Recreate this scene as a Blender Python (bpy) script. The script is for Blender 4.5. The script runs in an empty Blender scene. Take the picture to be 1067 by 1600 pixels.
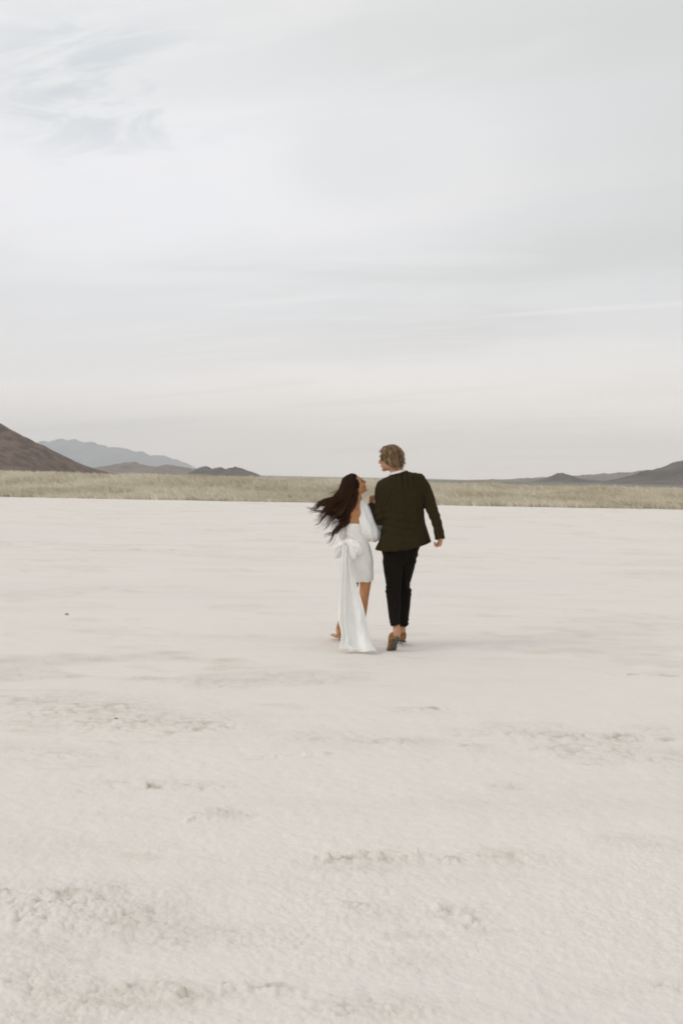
import bpy, math, random
import numpy as np
from mathutils import Vector, Matrix
R = math.radians
PI = math.pi
random.seed(7)
rng = np.random.default_rng(7)
scn = bpy.context.scene
COL = scn.collection

# ------------------------------------------------------------------ camera
FPX = 1778.0                       # focal length in photograph pixels (40 mm on a 24x36 frame)
CAM_H = 1.55
PITCH, ROLL = R(1.72), R(1.07)
cam_d = bpy.data.cameras.new('camera'); cam = bpy.data.objects.new('camera', cam_d); COL.objects.link(cam)
cam_d.sensor_fit = 'VERTICAL'; cam_d.sensor_height = 36.0; cam_d.sensor_width = 24.0
cam_d.lens = FPX / 1600 * 36
cam_d.clip_start = 0.05; cam_d.clip_end = 60000
CAM_R = Matrix.Rotation(PI/2 - PITCH, 3, 'X') @ Matrix.Rotation(ROLL, 3, 'Z')
cam.matrix_world = Matrix.Translation((0, 0, CAM_H)) @ CAM_R.to_4x4()
scn.camera = cam

# ------------------------------------------------------------------ world: thin bright overcast
SUN_EL, SUN_AZ = R(38), R(248)     # azimuth clockwise from +Y: the sun stands to the left, a little behind the camera
w = bpy.data.worlds.new('World'); scn.world = w; w.use_nodes = True
nt = w.node_tree; N = nt.nodes; L = nt.links; N.clear()
def nd(kind, **kw):
    n = N.new(kind)
    for k, v in kw.items(): setattr(n, k, v)
    return n
def wmath(op, a, b=None, clamp=False):
    n = nd('ShaderNodeMath', operation=op); n.use_clamp = clamp
    for i, v in enumerate((a, b)):
        if v is None: continue
        if isinstance(v, (int, float)): n.inputs[i].default_value = v
        else: L.new(v, n.inputs[i])
    return n.outputs[0]
def wmix(f, a, b):
    n = nd('ShaderNodeMix', data_type='RGBA')
    if isinstance(f, (int, float)): n.inputs[0].default_value = f
    else: L.new(f, n.inputs[0])
    for i, v in ((6, a), (7, b)):
        if isinstance(v, tuple): n.inputs[i].default_value = (*v, 1)
        else: L.new(v, n.inputs[i])
    return n.outputs[2]
def wramp(f, lo, hi, smooth=True):
    n = nd('ShaderNodeMapRange'); n.interpolation_type = 'SMOOTHSTEP' if smooth else 'LINEAR'
    L.new(f, n.inputs[0]); n.inputs[1].default_value = lo; n.inputs[2].default_value = hi
    return n.outputs[0]
out = nd('ShaderNodeOutputWorld'); bg = nd('ShaderNodeBackground'); bg.inputs[1].default_value = 0.1
sky = nd('ShaderNodeTexSky', sky_type='NISHITA'); sky.sun_disc = False
sky.sun_elevation = SUN_EL; sky.sun_rotation = SUN_AZ
tc = nd('ShaderNodeTexCoord'); sep = nd('ShaderNodeSeparateXYZ'); L.new(tc.outputs['Generated'], sep.inputs[0])
X, Y, Z = sep.outputs
den = wmath('ADD', wmath('MAXIMUM', Z, 0.0), 0.10)
cx_, cy_ = wmath('DIVIDE', X, den), wmath('DIVIDE', Y, den)
def cloud(sx, sy, detail, rough, dist, off, skew=0.0):
    c = nd('ShaderNodeCombineXYZ')
    L.new(wmath('ADD', wmath('MULTIPLY', cx_, sx), off), c.inputs[0])
    L.new(wmath('ADD', wmath('MULTIPLY', cy_, sy), wmath('MULTIPLY', cx_, skew)), c.inputs[1])
    t = nd('ShaderNodeTexNoise'); L.new(c.outputs[0], t.inputs['Vector'])
    t.inputs['Scale'].default_value = 1.0; t.inputs['Detail'].default_value = detail
    t.inputs['Roughness'].default_value = rough; t.inputs['Distortion'].default_value = dist
    return t.outputs['Fac']
c1 = cloud(0.50, 0.85, 3, 0.45, 0.5, 3.1, 0.12)
c2 = cloud(0.75, 1.9, 6, 0.50, 1.4, 9.4, 0.5)
c3 = cloud(1.6, 2.0, 5, 0.55, 1.0, 1.7, -0.2)
LIGHTC, GREYC = (8.9, 8.85, 9.0), (7.55, 7.6, 7.55)
base = wmix(wramp(c1, 0.40, 0.60), GREYC, LIGHTC)
base = wmix(wmath('MULTIPLY', wramp(c2, 0.47, 0.70), 0.50), base, (9.1, 8.95, 8.8))
base = wmix(wmath('MULTIPLY', wramp(c3, 0.55, 0.74), 0.42), base, (7.3, 7.5, 7.6))
lowf = wmath('MULTIPLY', wramp(wmath('MULTIPLY', Z, -1.0), -0.15, 0.0), 0.9)
base = wmix(lowf, base, (13.2, 11.8, 10.4))
left = wmath('MULTIPLY', wramp(wmath('MULTIPLY', X, -1.0), -0.05, 0.30), 0.40)
base = wmix(left, base, (9.3, 9.3, 9.7))
right = wmath('MULTIPLY', wmath('MULTIPLY', wramp(X, -0.08, 0.34), wramp(Z, 0.06, 0.24)), 0.75)
base = wmix(right, base, (6.35, 6.5, 6.4))
# thin bright wisps low in the sky, and a torn grey-blue gap high on the left
c4 = cloud(0.42, 2.3, 5, 0.55, 0.9, 5.5, 0.9)
wisp = wmath('MULTIPLY', wmath('MULTIPLY', wramp(c4, 0.53, 0.66), wramp(Z, 0.30, 0.12)), 0.55)
base = wmix(wisp, base, (9.5, 9.15, 8.8))
def patch(px, py, width, col, amt, noise, lo, hi):
    global base
    r_ = CAM_R @ Vector(((px - 533.5)/FPX, -(py - 800)/FPX, -1.0)); r_.normalize()
    v = nd('ShaderNodeVectorMath', operation='SUBTRACT'); L.new(tc.outputs['Generated'], v.inputs[0]); v.inputs[1].default_value = r_
    sc_ = nd('ShaderNodeVectorMath', operation='MULTIPLY'); L.new(v.outputs[0], sc_.inputs[0]); sc_.inputs[1].default_value = (0.55, 0.55, 1.0)
    d_ = nd('ShaderNodeVectorMath', operation='LENGTH'); L.new(sc_.outputs[0], d_.inputs[0])
    f_ = wmath('MULTIPLY', wmath('MULTIPLY', wramp(d_.outputs['Value'], width, width*0.15), wramp(noise, lo, hi)), amt)
    base = wmix(f_, base, col)
c5 = cloud(2.4, 3.4, 7, 0.6, 1.6, 2.2, 0.6)
patch(330, 330, 0.17, (9.3, 9.35, 9.7), 0.5, c2, 0.2, 0.5)
patch(150, 130, 0.085, (6.5, 6.95, 7.25), 0.85, c5, 0.42, 0.62)
patch(560, 250, 0.06, (7.3, 7.5, 7.6), 0.5, c2, 0.35, 0.6)
patch(930, 600, 0.07, (9.8, 9.4, 9.0), 0.6, c4, 0.45, 0.62)
base = wmix(wmath('MULTIPLY', wramp(Z, 0.40, 0.80), 0.75), base, (6.3, 6.4, 6.5))   # unseen sky overhead, dimmed to hold back the light on the ground
final = wmix(0.94, sky.outputs[0], base)
L.new(final, bg.inputs[0]); L.new(bg.outputs[0], out.inputs[0])

# ------------------------------------------------------------------ sun behind the cloud layer
sd = bpy.data.lights.new('sun', 'SUN'); sun = bpy.data.objects.new('sun', sd); COL.objects.link(sun)
sd.energy = 0.75; sd.angle = R(24); sd.color = (1.0, 0.93, 0.84)
sdir = Vector((math.sin(SUN_AZ)*math.cos(SUN_EL), math.cos(SUN_AZ)*math.cos(SUN_EL), math.sin(SUN_EL)))
sun.rotation_euler = sdir.to_track_quat('Z', 'Y').to_euler(); sun.location = (-30, -10, 40)

vs = scn.view_settings
vs.view_transform = 'Standard'; vs.look = 'None'; vs.exposure = 0.09; vs.gamma = 1.0; vs.use_curve_mapping = False
scn.cycles.use_denoising = True; scn.cycles.filter_width = 1.9
scn.cycles.max_bounces = 8; scn.cycles.volume_bounces = 5

# ------------------------------------------------------------------ coordinates
def ray(px, py):
    return CAM_R @ Vector(((px - 533.5)/FPX, -(py - 800)/FPX, -1.0))
def at(px, py, Yd):
    r = ray(px, py); s = Yd / r.y
    return np.array((r.x*s, Yd, CAM_H + r.z*s))
def ground(px, py, z=0.0):
    r = ray(px, py); s = (z - CAM_H) / r.z
    return np.array((r.x*s, r.y*s, z))
Y0 = 10.45                          # the couple's distance
S1 = 1067/240
K = Y0/FPX/S1                       # metres per unit of the figure drawing
def M(cx, cy, d=0.0):               # figure drawing units (a 4.45x enlargement of the couple) + metres away from the camera
    return at(470 + cx/S1, 680 + cy/S1, Y0 + d)
def G(cx, cy, z=0.0): return ground(470 + cx/S1, 680 + cy/S1, z)

# ------------------------------------------------------------------ noise
def _h(ix, iy, iz, seed):
    n = (ix.astype(np.int64)*374761393 + iy.astype(np.int64)*668265263 + iz.astype(np.int64)*2147483647 + seed*974711) & 0xffffffff
    n = ((n ^ (n >> 13))*1274126177) & 0xffffffff
    n = ((n ^ (n >> 16))*2246822519) & 0xffffffff
    n = n ^ (n >> 15)
    return n.astype(np.float64)/4294967295.0
def vn(x, y, z=None, seed=0):
    x = np.asarray(x, float); y = np.asarray(y, float)
    ix, iy = np.floor(x), np.floor(y); fx, fy = x-ix, y-iy
    fx = fx*fx*fx*(fx*(fx*6-15)+10); fy = fy*fy*fy*(fy*(fy*6-15)+10)
    if z is None:
        o = np.zeros_like(ix)
        a = _h(ix, iy, o, seed)*(1-fx) + _h(ix+1, iy, o, seed)*fx
        b = _h(ix, iy+1, o, seed)*(1-fx) + _h(ix+1, iy+1, o, seed)*fx
        return (a*(1-fy)+b*fy)*2-1
    z = np.asarray(z, float); iz = np.floor(z); fz = z-iz; fz = fz*fz*(3-2*fz)
    r = []
    for k in (0, 1):
        a = _h(ix, iy, iz+k, seed)*(1-fx) + _h(ix+1, iy, iz+k, seed)*fx
        b = _h(ix, iy+1, iz+k, seed)*(1-fx) + _h(ix+1, iy+1, iz+k, seed)*fx
        r.append(a*(1-fy)+b*fy)
    return (r[0]*(1-fz)+r[1]*fz)*2-1
def fbm(x, y, z=None, oct=4, seed=0, gain=0.5):
    s, a, t, f = 0, 1.0, 0, 1.0
    c, q = math.cos(0.6), math.sin(0.6)
    for i in range(oct):
        s = s + a*vn((x*c - y*q)*f + 17.3*i, (x*q + y*c)*f - 9.1*i, None if z is None else z*f, seed+i); t += a; a *= gain; f *= 2.03
        c, q = c*math.cos(0.6)-q*math.sin(0.6), c*math.sin(0.6)+q*math.cos(0.6)
    return s/t
def sstep(a, b, x):
    t = np.clip((x-a)/(b-a), 0, 1); return t*t*(3-2*t)

# ------------------------------------------------------------------ materials
def mat(name, col, rough=0.7, var=0.0, scale=20.0, col2=None, bump=0.0, bscale=200.0, sheen=0.0, attr=None, spec=0.3, sss=0.0, stretch=None):
    m = bpy.data.materials.new(name); m.use_nodes = True
    t = m.node_tree; n = t.nodes; l = t.links; b = n['Principled BSDF']
    b.inputs['Roughness'].default_value = rough; b.inputs['Specular IOR Level'].default_value = spec
    if sheen: b.inputs['Sheen Weight'].default_value = sheen
    if sss:
        b.inputs['Subsurface Weight'].default_value = sss; b.inputs['Subsurface Radius'].default_value = (0.012, 0.004, 0.002); b.inputs['Subsurface Scale'].default_value = 0.5
    tc = n.new('ShaderNodeTexCoord'); vec = tc.outputs['Object']
    if stretch:
        mp = n.new('ShaderNodeMapping'); mp.inputs['Scale'].default_value = stretch; l.new(vec, mp.inputs[0]); vec = mp.outputs[0]
    if col2 is None: col2 = tuple(c*(1-var) for c in col)
    mx = n.new('ShaderNodeMix'); mx.data_type = 'RGBA'; mx.inputs[6].default_value = (*col, 1); mx.inputs[7].default_value = (*col2, 1)
    if attr:
        at_ = n.new('ShaderNodeAttribute'); at_.attribute_name = attr; l.new(at_.outputs['Fac'], mx.inputs[0])
    else:
        ns = n.new('ShaderNodeTexNoise'); ns.inputs['Scale'].default_value = scale; ns.inputs['Detail'].default_value = 5; l.new(vec, ns.inputs['Vector'])
        rp = n.new('ShaderNodeMapRange'); rp.inputs[1].default_value = 0.35; rp.inputs[2].default_value = 0.65; l.new(ns.outputs['Fac'], rp.inputs[0]); l.new(rp.outputs[0], mx.inputs[0])
    l.new(mx.outputs[2], b.inputs['Base Color'])
    if bump:
        bn = n.new('ShaderNodeTexNoise'); bn.inputs['Scale'].default_value = bscale; bn.inputs['Detail'].default_value = 4; l.new(vec, bn.inputs['Vector'])
        bp = n.new('ShaderNodeBump'); bp.inputs['Strength'].default_value = bump; bp.inputs['Distance'].default_value = 0.004
        l.new(bn.outputs['Fac'], bp.inputs['Height']); l.new(bp.outputs[0], b.inputs['Normal'])
    return m

# ------------------------------------------------------------------ object helpers
def mesh_np(name, V, F, mats, smooth=True, attrs=None):
    """V (n,3) array; F: (m,k) array or a list of polygons."""
    me = bpy.data.meshes.new(name)
    if isinstance(F, np.ndarray):
        k = F.shape[1]; m_ = F.shape[0]
        me.vertices.add(len(V)); me.vertices.foreach_set('co', np.ascontiguousarray(V, dtype=np.float32).ravel())
        me.loops.add(m_*k); me.loops.foreach_set('vertex_index', np.ascontiguousarray(F, dtype=np.int32).ravel())
        me.polygons.add(m_); me.polygons.foreach_set('loop_start', np.arange(0, m_*k, k, dtype=np.int32))
        me.update(calc_edges=True)
    else:
        me.from_pydata([tuple(v) for v in V], [], F); me.update()
    me.polygons.foreach_set('use_smooth', np.full(len(me.polygons), smooth))
    for nm, a in (attrs or {}).items():
        at_ = me.attributes.new(nm, 'FLOAT', 'POINT'); at_.data.foreach_set('value', np.ascontiguousarray(a, dtype=np.float32))
    for m in (mats if isinstance(mats, (list, tuple)) else [mats]): me.materials.append(m)
    me.validate(); return me
def link(name, me, parent=None):
    o = bpy.data.objects.new(name, me); COL.objects.link(o)
    if parent is not None:
        o.parent = parent
        if parent.type == 'EMPTY': o.matrix_parent_inverse = Matrix.Translation(-parent.location)
    return o
def tag(o, label=None, cat=None, group=None, kind=None):
    for k, v in (('label', label), ('category', cat), ('group', group), ('kind', kind)):
        if v: o[k] = v
    return o
def root(name, loc, label, cat, group=None):
    o = bpy.data.objects.new(name, None); COL.objects.link(o); o.location = loc; o.empty_display_size = 0.2
    return tag(o, label, cat, group)

class PB:                           # collects closed shapes
    def __init__(s): s.v, s.f = [], []
    def add(s, V, F):
        o = len(s.v); s.v.extend(map(tuple, V)); s.f.extend([tuple(i+o for i in f) for f in F])
    def loft(s, rings, cap=True):
        n = len(rings[0]); V = np.concatenate(rings); F = []
        for a in range(len(rings)-1):
            for i in range(n):
                j = (i+1) % n; F.append((a*n+i, a*n+j, (a+1)*n+j, (a+1)*n+i))
        if cap:
            F.append(tuple(range(n-1, -1, -1))); F.append(tuple(range((len(rings)-1)*n, len(rings)*n)))
        s.add(V, F)
    def bands(s, spec, n=40, p=2.3):
        """spec rows: (xl, yl, xr, yr, d, ry[, sag]) in figure units; silhouette exact from the front."""
        rings = []
        for r in spec:
            xl, yl, xr, yr, d, ry = r[:6]; sag = r[6] if len(r) > 6 else 0.0
            dl, dr = d if isinstance(d, tuple) else (d, d)
            A, B = M(xl, yl, dl), M(xr, yr, dr); C = (A+B)/2; U = (B-A)/2
            th = np.linspace(0, 2*PI, n, endpoint=False); c, q = np.cos(th), np.sin(th)
            e = 2/p; c2 = np.sign(c)*np.abs(c)**e; q2 = np.sign(q)*np.abs(q)**e
            P = C + c2[:, None]*U + q2[:, None]*np.array((0, ry, 0)); P[:, 2] -= sag*q2**2
            rings.append(P)
        s.loft(resample(rings, 3))
    def tube(s, pts, rad, n=16, flat=None, sub=3, blunt=False):
        """pts list of world points, rad list of radii (or (ra, rb) pairs)."""
        pts = [np.asarray(p, float) for p in pts]
        rad = [(r if isinstance(r, tuple) else (r, r)) for r in rad]
        P, Rr = spline(np.array(pts), sub), spline(np.array(rad), sub)
        T = np.gradient(P, axis=0); T /= np.linalg.norm(T, axis=1)[:, None]+1e-9
        ref = np.array((0, 1.0, 0)) if flat is None else np.asarray(flat, float)
        if abs(T[0] @ ref) > 0.93: ref = np.array((1.0, 0, 0.1))
        rings = []; th = np.linspace(0, 2*PI, n, endpoint=False)
        for k in range(len(P)):
            b = ref - T[k]*(ref@T[k]); b /= np.linalg.norm(b)+1e-9; a = np.cross(b, T[k])
            ref = b
            rings.append(P[k] + np.cos(th)[:, None]*a*Rr[k, 0] + np.sin(th)[:, None]*b*Rr[k, 1])
        # rounded ends
        r0 = [P[0] + (rings[0]-P[0])*q - T[0]*Rr[0].min()*h for q, h in ((0.5, .75), (0.85, .4))]
        r1 = [P[-1] + (rings[-1]-P[-1])*q + T[-1]*Rr[-1].min()*h for q, h in ((0.85, .4), (0.5, .75))]
        s.loft(r0 + rings + ([] if blunt else r1))
    def ell(s, c, ax, n=20, m=12):
        """ellipsoid at c with three axis vectors (scaled)."""
        c = np.asarray(c, float); A = np.array(ax, float); rings = []
        for i in range(1, m):
            t = PI*i/m; th = np.linspace(0, 2*PI, n, endpoint=False)
            rings.append(c + np.cos(t)*A[2] + np.sin(t)*(np.cos(th)[:, None]*A[0] + np.sin(th)[:, None]*A[1]))
        s.loft(rings)
def spline(P, sub):                 # Catmull-Rom through P
    P = np.asarray(P, float)
    if sub <= 1 or len(P) < 3:
        if len(P) == 2 and sub > 1: return np.array([P[0]*(1-t)+P[1]*t for t in np.linspace(0, 1, sub+1)])
        return P
    Q = np.concatenate(([2*P[0]-P[1]], P, [2*P[-1]-P[-2]])); o = []
    for i in range(1, len(Q)-2):
        for k in range(sub):
            t = k/sub; a, b, c, d = Q[i-1], Q[i], Q[i+1], Q[i+2]
            o.append(0.5*((2*b)+(c-a)*t+(2*a-5*b+4*c-d)*t*t+(3*b-a-3*c+d)*t**3))
    o.append(P[-1]); return np.array(o)
def resample(rings, sub):
    A = np.array(rings); n = A.shape[1]
    B = spline(A.reshape(len(A), -1), sub); return list(B.reshape(len(B), n, 3))

def fused(name, pb, voxel, smooth, m, parent, post=None, attrs=None):
    """union of closed shapes -> ONE continuous surface."""
    me = bpy.data.meshes.new('tmp'); me.from_pydata(pb.v, [], pb.f); me.update()
    o = bpy.data.objects.new('tmp', me); COL.objects.link(o)
    r = o.modifiers.new('r', 'REMESH'); r.mode = 'VOXEL'; r.voxel_size = voxel
    if smooth:
        sm = o.modifiers.new('s', 'SMOOTH'); sm.factor = 0.5; sm.iterations = smooth
    dg = bpy.context.evaluated_depsgraph_get(); dg.update()
    e = o.evaluated_get(dg); new = bpy.data.meshes.new_from_object(e, depsgraph=dg)
    bpy.data.objects.remove(o); bpy.data.meshes.remove(me)
    new.name = name
    n = len(new.vertices); V = np.empty(n*3, np.float32); new.vertices.foreach_get('co', V); V = V.reshape(-1, 3).astype(float)
    if post:
        Nn = np.empty(n*3, np.float32); new.vertices.foreach_get('normal', Nn); Nn = Nn.reshape(-1, 3).astype(float)
        V = post(V, Nn); new.vertices.foreach_set('co', V.astype(np.float32).ravel())
    for k, fn in (attrs or {}).items():
        a = new.attributes.new(k, 'FLOAT', 'POINT'); a.data.foreach_set('value', fn(V).astype(np.float32))
    new.polygons.foreach_set('use_smooth', np.full(len(new.polygons), True)); new.update()
    new.materials.clear(); new.materials.append(m)
    return link(name, new, parent)

def strands(curves, radii, sides=5, seeds=None, flatness=1.0):
    """many tapered strands in one mesh: curves list of (n,3); radii list of (n,)."""
    V, F, A = [], [], []; off = 0
    th = np.linspace(0, 2*PI, sides, endpoint=False)
    for ci, (P, r) in enumerate(zip(curves, radii)):
        T = np.gradient(P, axis=0); T /= np.linalg.norm(T, axis=1)[:, None]+1e-9
        ref = np.array((0.13, 1.0, 0.21)); B = ref - T*(T@ref)[:, None]; B /= np.linalg.norm(B, axis=1)[:, None]+1e-9
        S = np.cross(T, B); n = len(P)
        ring = P[:, None, :] + (np.cos(th)[None, :, None]*S[:, None, :] + flatness*np.sin(th)[None, :, None]*B[:, None, :])*r[:, None, None]
        V.append(ring.reshape(-1, 3))
        i = np.arange(n-1)[:, None]*sides; j = np.arange(sides)[None, :]; jn = (j+1) % sides
        q = np.stack([i+j, i+jn, i+sides+jn, i+sides+j], -1).reshape(-1, 4) + off
        F.append(q); off += n*sides
        sd_ = 0.0 if seeds is None else seeds[ci]
        A.append(np.repeat(np.full(n, sd_) if np.isscalar(sd_) else sd_, sides))
    return np.concatenate(V), np.concatenate(F), np.concatenate(A)

# ================================================================== GROUND
BERM0 = 69.0
# rough crust patches of the salt flat: photograph position, half sizes, strength
PATCH = [(120,1105,150,22,.9),(250,1130,170,18,1),(370,1130,60,14,.5),(60,1120,90,20,.6),(480,1150,160,12,.6),(620,1160,90,8,.6),(340,1270,48,9,.9),
         (120,1425,200,45,1),(60,1470,140,50,.8),(300,1460,160,30,.55),(290,1550,130,18,1),(150,1570,120,20,.7),(40,1560,70,30,.7),(600,1345,140,12,1),(560,1360,70,12,.7),
         (800,1340,90,14,.75),(715,1432,50,16,.9),(570,1430,60,18,.6),(640,1500,70,22,.55),(580,1575,140,24,.7),(1000,1320,90,16,.6),(740,1168,26,6,.8),
         (950,1152,120,9,.8),(1040,1140,60,10,.7),(250,1225,130,10,.8),(90,1180,160,16,.5),(120,1235,110,14,.45),(1030,1545,80,14,.6),(940,1555,90,18,.4),(620,1500,40,12,.5),
         (160,985,50,4,.8),(230,860,120,3,.8),(860,873,40,3,.8),(1050,985,30,4,.8),(780,1030,40,4,.5),(1040,1052,40,4,.7),(560,1040,60,6,.45),(790,1228,50,9,.6),(400,900,90,3,.4),(30,935,60,4,.6)]
LINES = [((455,1352),(520,1341),(600,1337),(700,1344)),((670,1418),(700,1430),(755,1445)),((300,1283),(345,1267),(385,1271)),((150,1566),(230,1560),(350,1548),(440,1540)),
         ((860,1152),(960,1155),(1067,1158)),((0,1088),(110,1100),(190,1103)),((180,1140),(260,1146),(360,1138)),((400,1185),(520,1180)),((225,1228),(300,1228)),((610,1115),(700,1106)),
         ((120,860),(230,858),(350,862)),((0,1402),(90,1400),(180,1395)),((940,1052),(1067,1055)),((520,1415),(600,1427)),((700,1160),(755,1172))]
def terrain(x, y, fine=True):
    d = np.hypot(x, y)
    h = 0.02*fbm(x*0.3, y*0.3, oct=3, seed=3)*sstep(0, 4, d)*(1-sstep(40, 68, d))
    rise = sstep(BERM0-1.5, 108, y + 1.3*vn(x*0.15, y*0.0, seed=8))*(1.09 - 0.22*np.clip(x, -60, 60)/27 + 0.10*vn(x*0.11, y*0.03, seed=5))
    rise = rise*(1 - 0.75*sstep(130, 420, y))
    h = h + np.where(y > 60, rise, 0)
    return h
def crust(x, y):
    m = np.zeros_like(x)
    for px, py, sx, sy, a in PATCH:
        c = ground(px, py); r = ground(px+sx, py); u = ground(px, py-sy)
        wx = abs(r[0]-c[0]); wy = abs(u[1]-c[1])
        m = np.maximum(m, a*np.exp(-(((x-c[0])/wx)**2 + ((y-c[1])/wy)**2)))
    nz = fbm(x*0.55+4, y*0.8, oct=4, seed=21)
    m = np.maximum(m, sstep(0.18, 0.42, nz)*0.65)
    brk = 0.5+0.5*fbm(x*2.3, y*5.0, oct=4, seed=23)
    return np.clip(m*(0.25+1.5*brk) - 0.12, 0, 1)
def cracks(x, y):
    c = np.zeros_like(x)
    for ln in LINES:
        P = [ground(*p)[:2] for p in ln]
        for A, B in zip(P[:-1], P[1:]):
            sel = (x > min(A[0], B[0])-.3) & (x < max(A[0], B[0])+.3) & (y > min(A[1], B[1])-.3) & (y < max(A[1], B[1])+.3)
            if not sel.any(): continue
            xs, ys = x[sel], y[sel]; v = B-A; t = np.clip(((xs-A[0])*v[0]+(ys-A[1])*v[1])/(v@v), 0, 1)
            w_ = 0.06*fbm(xs*7, ys*7, oct=4, seed=31)
            dd = np.hypot(xs-A[0]-t*v[0], ys-A[1]-t*v[1] + w_)
            c[sel] = np.maximum(c[sel], np.exp(-(dd/(0.030+0.002*np.hypot(xs, ys)))**2)*(0.35+0.9*np.clip(0.5+fbm(xs*5, ys*5, oct=3, seed=33), 0, 1)))
    return c
def worley(x, y, wl, seed):       # rounded granules: domes round scattered points
    x = x/wl; y = y/wl; ix, iy = np.floor(x), np.floor(y); best = np.zeros_like(x); o = np.zeros_like(ix)
    for a in (-1, 0, 1):
        for b in (-1, 0, 1):
            jx, jy = ix+a, iy+b
            dx = jx + _h(jx, jy, o, seed) - x; dy = jy + _h(jx, jy, o, seed+1) - y; r = 0.45+0.45*_h(jx, jy, o, seed+2)
            best = np.maximum(best, np.sqrt(np.clip(1-(dx*dx+dy*dy)/(r*r), 0, 1))*r)
    return best
def build_ground():
    half = math.atan(0.30)*1.32
    ang = np.concatenate([np.linspace(-PI, -half, 60, endpoint=False), np.linspace(-half, half, 900), np.linspace(half, PI, 61)[1:]])
    # radial rows: even in picture height while near, then stretching to the horizon
    dep = np.linspace(1.55/2.55, 1.55/150, 860)
    rad = np.concatenate([[0.02, 0.4, 0.9, 1.4, 1.9, 2.25], 1.55/dep[:], 150*np.exp(np.linspace(0, math.log(14000/150), 60))[1:]])
    A, D = np.meshgrid(ang, rad); x = np.sin(A)*D; y = np.cos(A)*D
    h = terrain(x, y)
    inner = (np.abs(A) <= half+1e-6)
    cr = np.zeros_like(x); ck = np.zeros_like(x)
    near = D < 75
    cr[near] = crust(x[near], y[near]); ck[near] = cracks(x[near], y[near])
    step = np.maximum(np.gradient(rad)[:, None]*np.ones_like(A), D*0.0009)
    det = np.zeros_like(x); dirt = np.zeros_like(x)
    s = near & (inner | (D < 12)); xs, ys, st, m, k = x[s], y[s], step[s], cr[s], ck[s]
    def oct_(wl, seed):
        a = 1 - sstep(0.35, 0.9, st/wl)
        return a*vn(xs/wl+seed*1.7, ys/wl-seed*2.3, seed=seed)
    lump = 0
    for wl, amp, sd_ in ((0.11, .35, 51), (0.055, .5, 52), (0.029, .34, 53), (0.016, .2, 54)):
        o = oct_(wl, sd_); lump = lump + amp*o
    a_ = lambda wl: 1 - sstep(0.4, 1.0, st/wl)
    gran = 0.55*worley(xs, ys, 0.062, 41)*a_(.062) + 0.38*worley(xs, ys, 0.033, 42)*a_(.033) + 0.22*worley(xs, ys, 0.018, 43)*a_(.018)
    lump = lump*.3 + gran
    grain = 0.0022*oct_(0.02, 61) + 0.0030*oct_(0.045, 62) + 0.0045*oct_(0.19, 63) + .0032*worley(xs, ys, .021, 44)*a_(.021)*(.3+sstep(-.2, .4, vn(xs*1.3, ys*1.3, seed=45)))
    # pressure ridges: faint long wandering lips of salt
    rn = fbm(xs*0.55 + 0.35*vn(xs*1.1, ys*1.1, seed=72), ys*1.5, oct=3, seed=71); ridge = np.exp(-(rn/0.035)**2)*sstep(.0, .5, vn(xs*0.4, ys*0.5, seed=73))*sstep(-.2, .35, fbm(xs*2.2, ys*2.2, oct=3, seed=74))
    far = 1 + sstep(8, 30, np.hypot(xs, ys))*1.2
    k = k*sstep(-.35, .25, vn(xs*13, ys*13, seed=46)+.5*vn(xs*31, ys*31, seed=47))
    det[s] = grain + m*lump*0.027*far + ridge*0.009*far*(0.2+lump) + k*(-.15+1.6*lump)*0.016
    dirt[s] = np.clip(0.38*0.75*m*(0.4+0.6*vn(xs*6, ys*6, seed=81)) + 0.55*k*sstep(.25, .75, 0.75-0.7*gran+.6*vn(xs*14, ys*14, seed=82)) + 0.22*ridge + 0.40*m*sstep(0.45, 0.1, gran)*a_(.06), 0, 1)
    h = h + det
    V = np.stack([x, y, h], -1).reshape(-1, 3)
    nr, nc = A.shape; i = np.arange(nr-1)[:, None]*nc; j = np.arange(nc-1)[None, :]
    F = np.stack([i+j+nc, i+j+nc+1, i+j+1, i+j], -1).reshape(-1, 4)
    me = mesh_np('ground', V, F, salt_material(), attrs={'dirt': dirt.ravel(), 'crust': cr.ravel()})
    return tag(link('ground', me), 'pale white salt flat with rough crusted patches stretching to the dry plain', None, None, 'structure')
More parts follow.
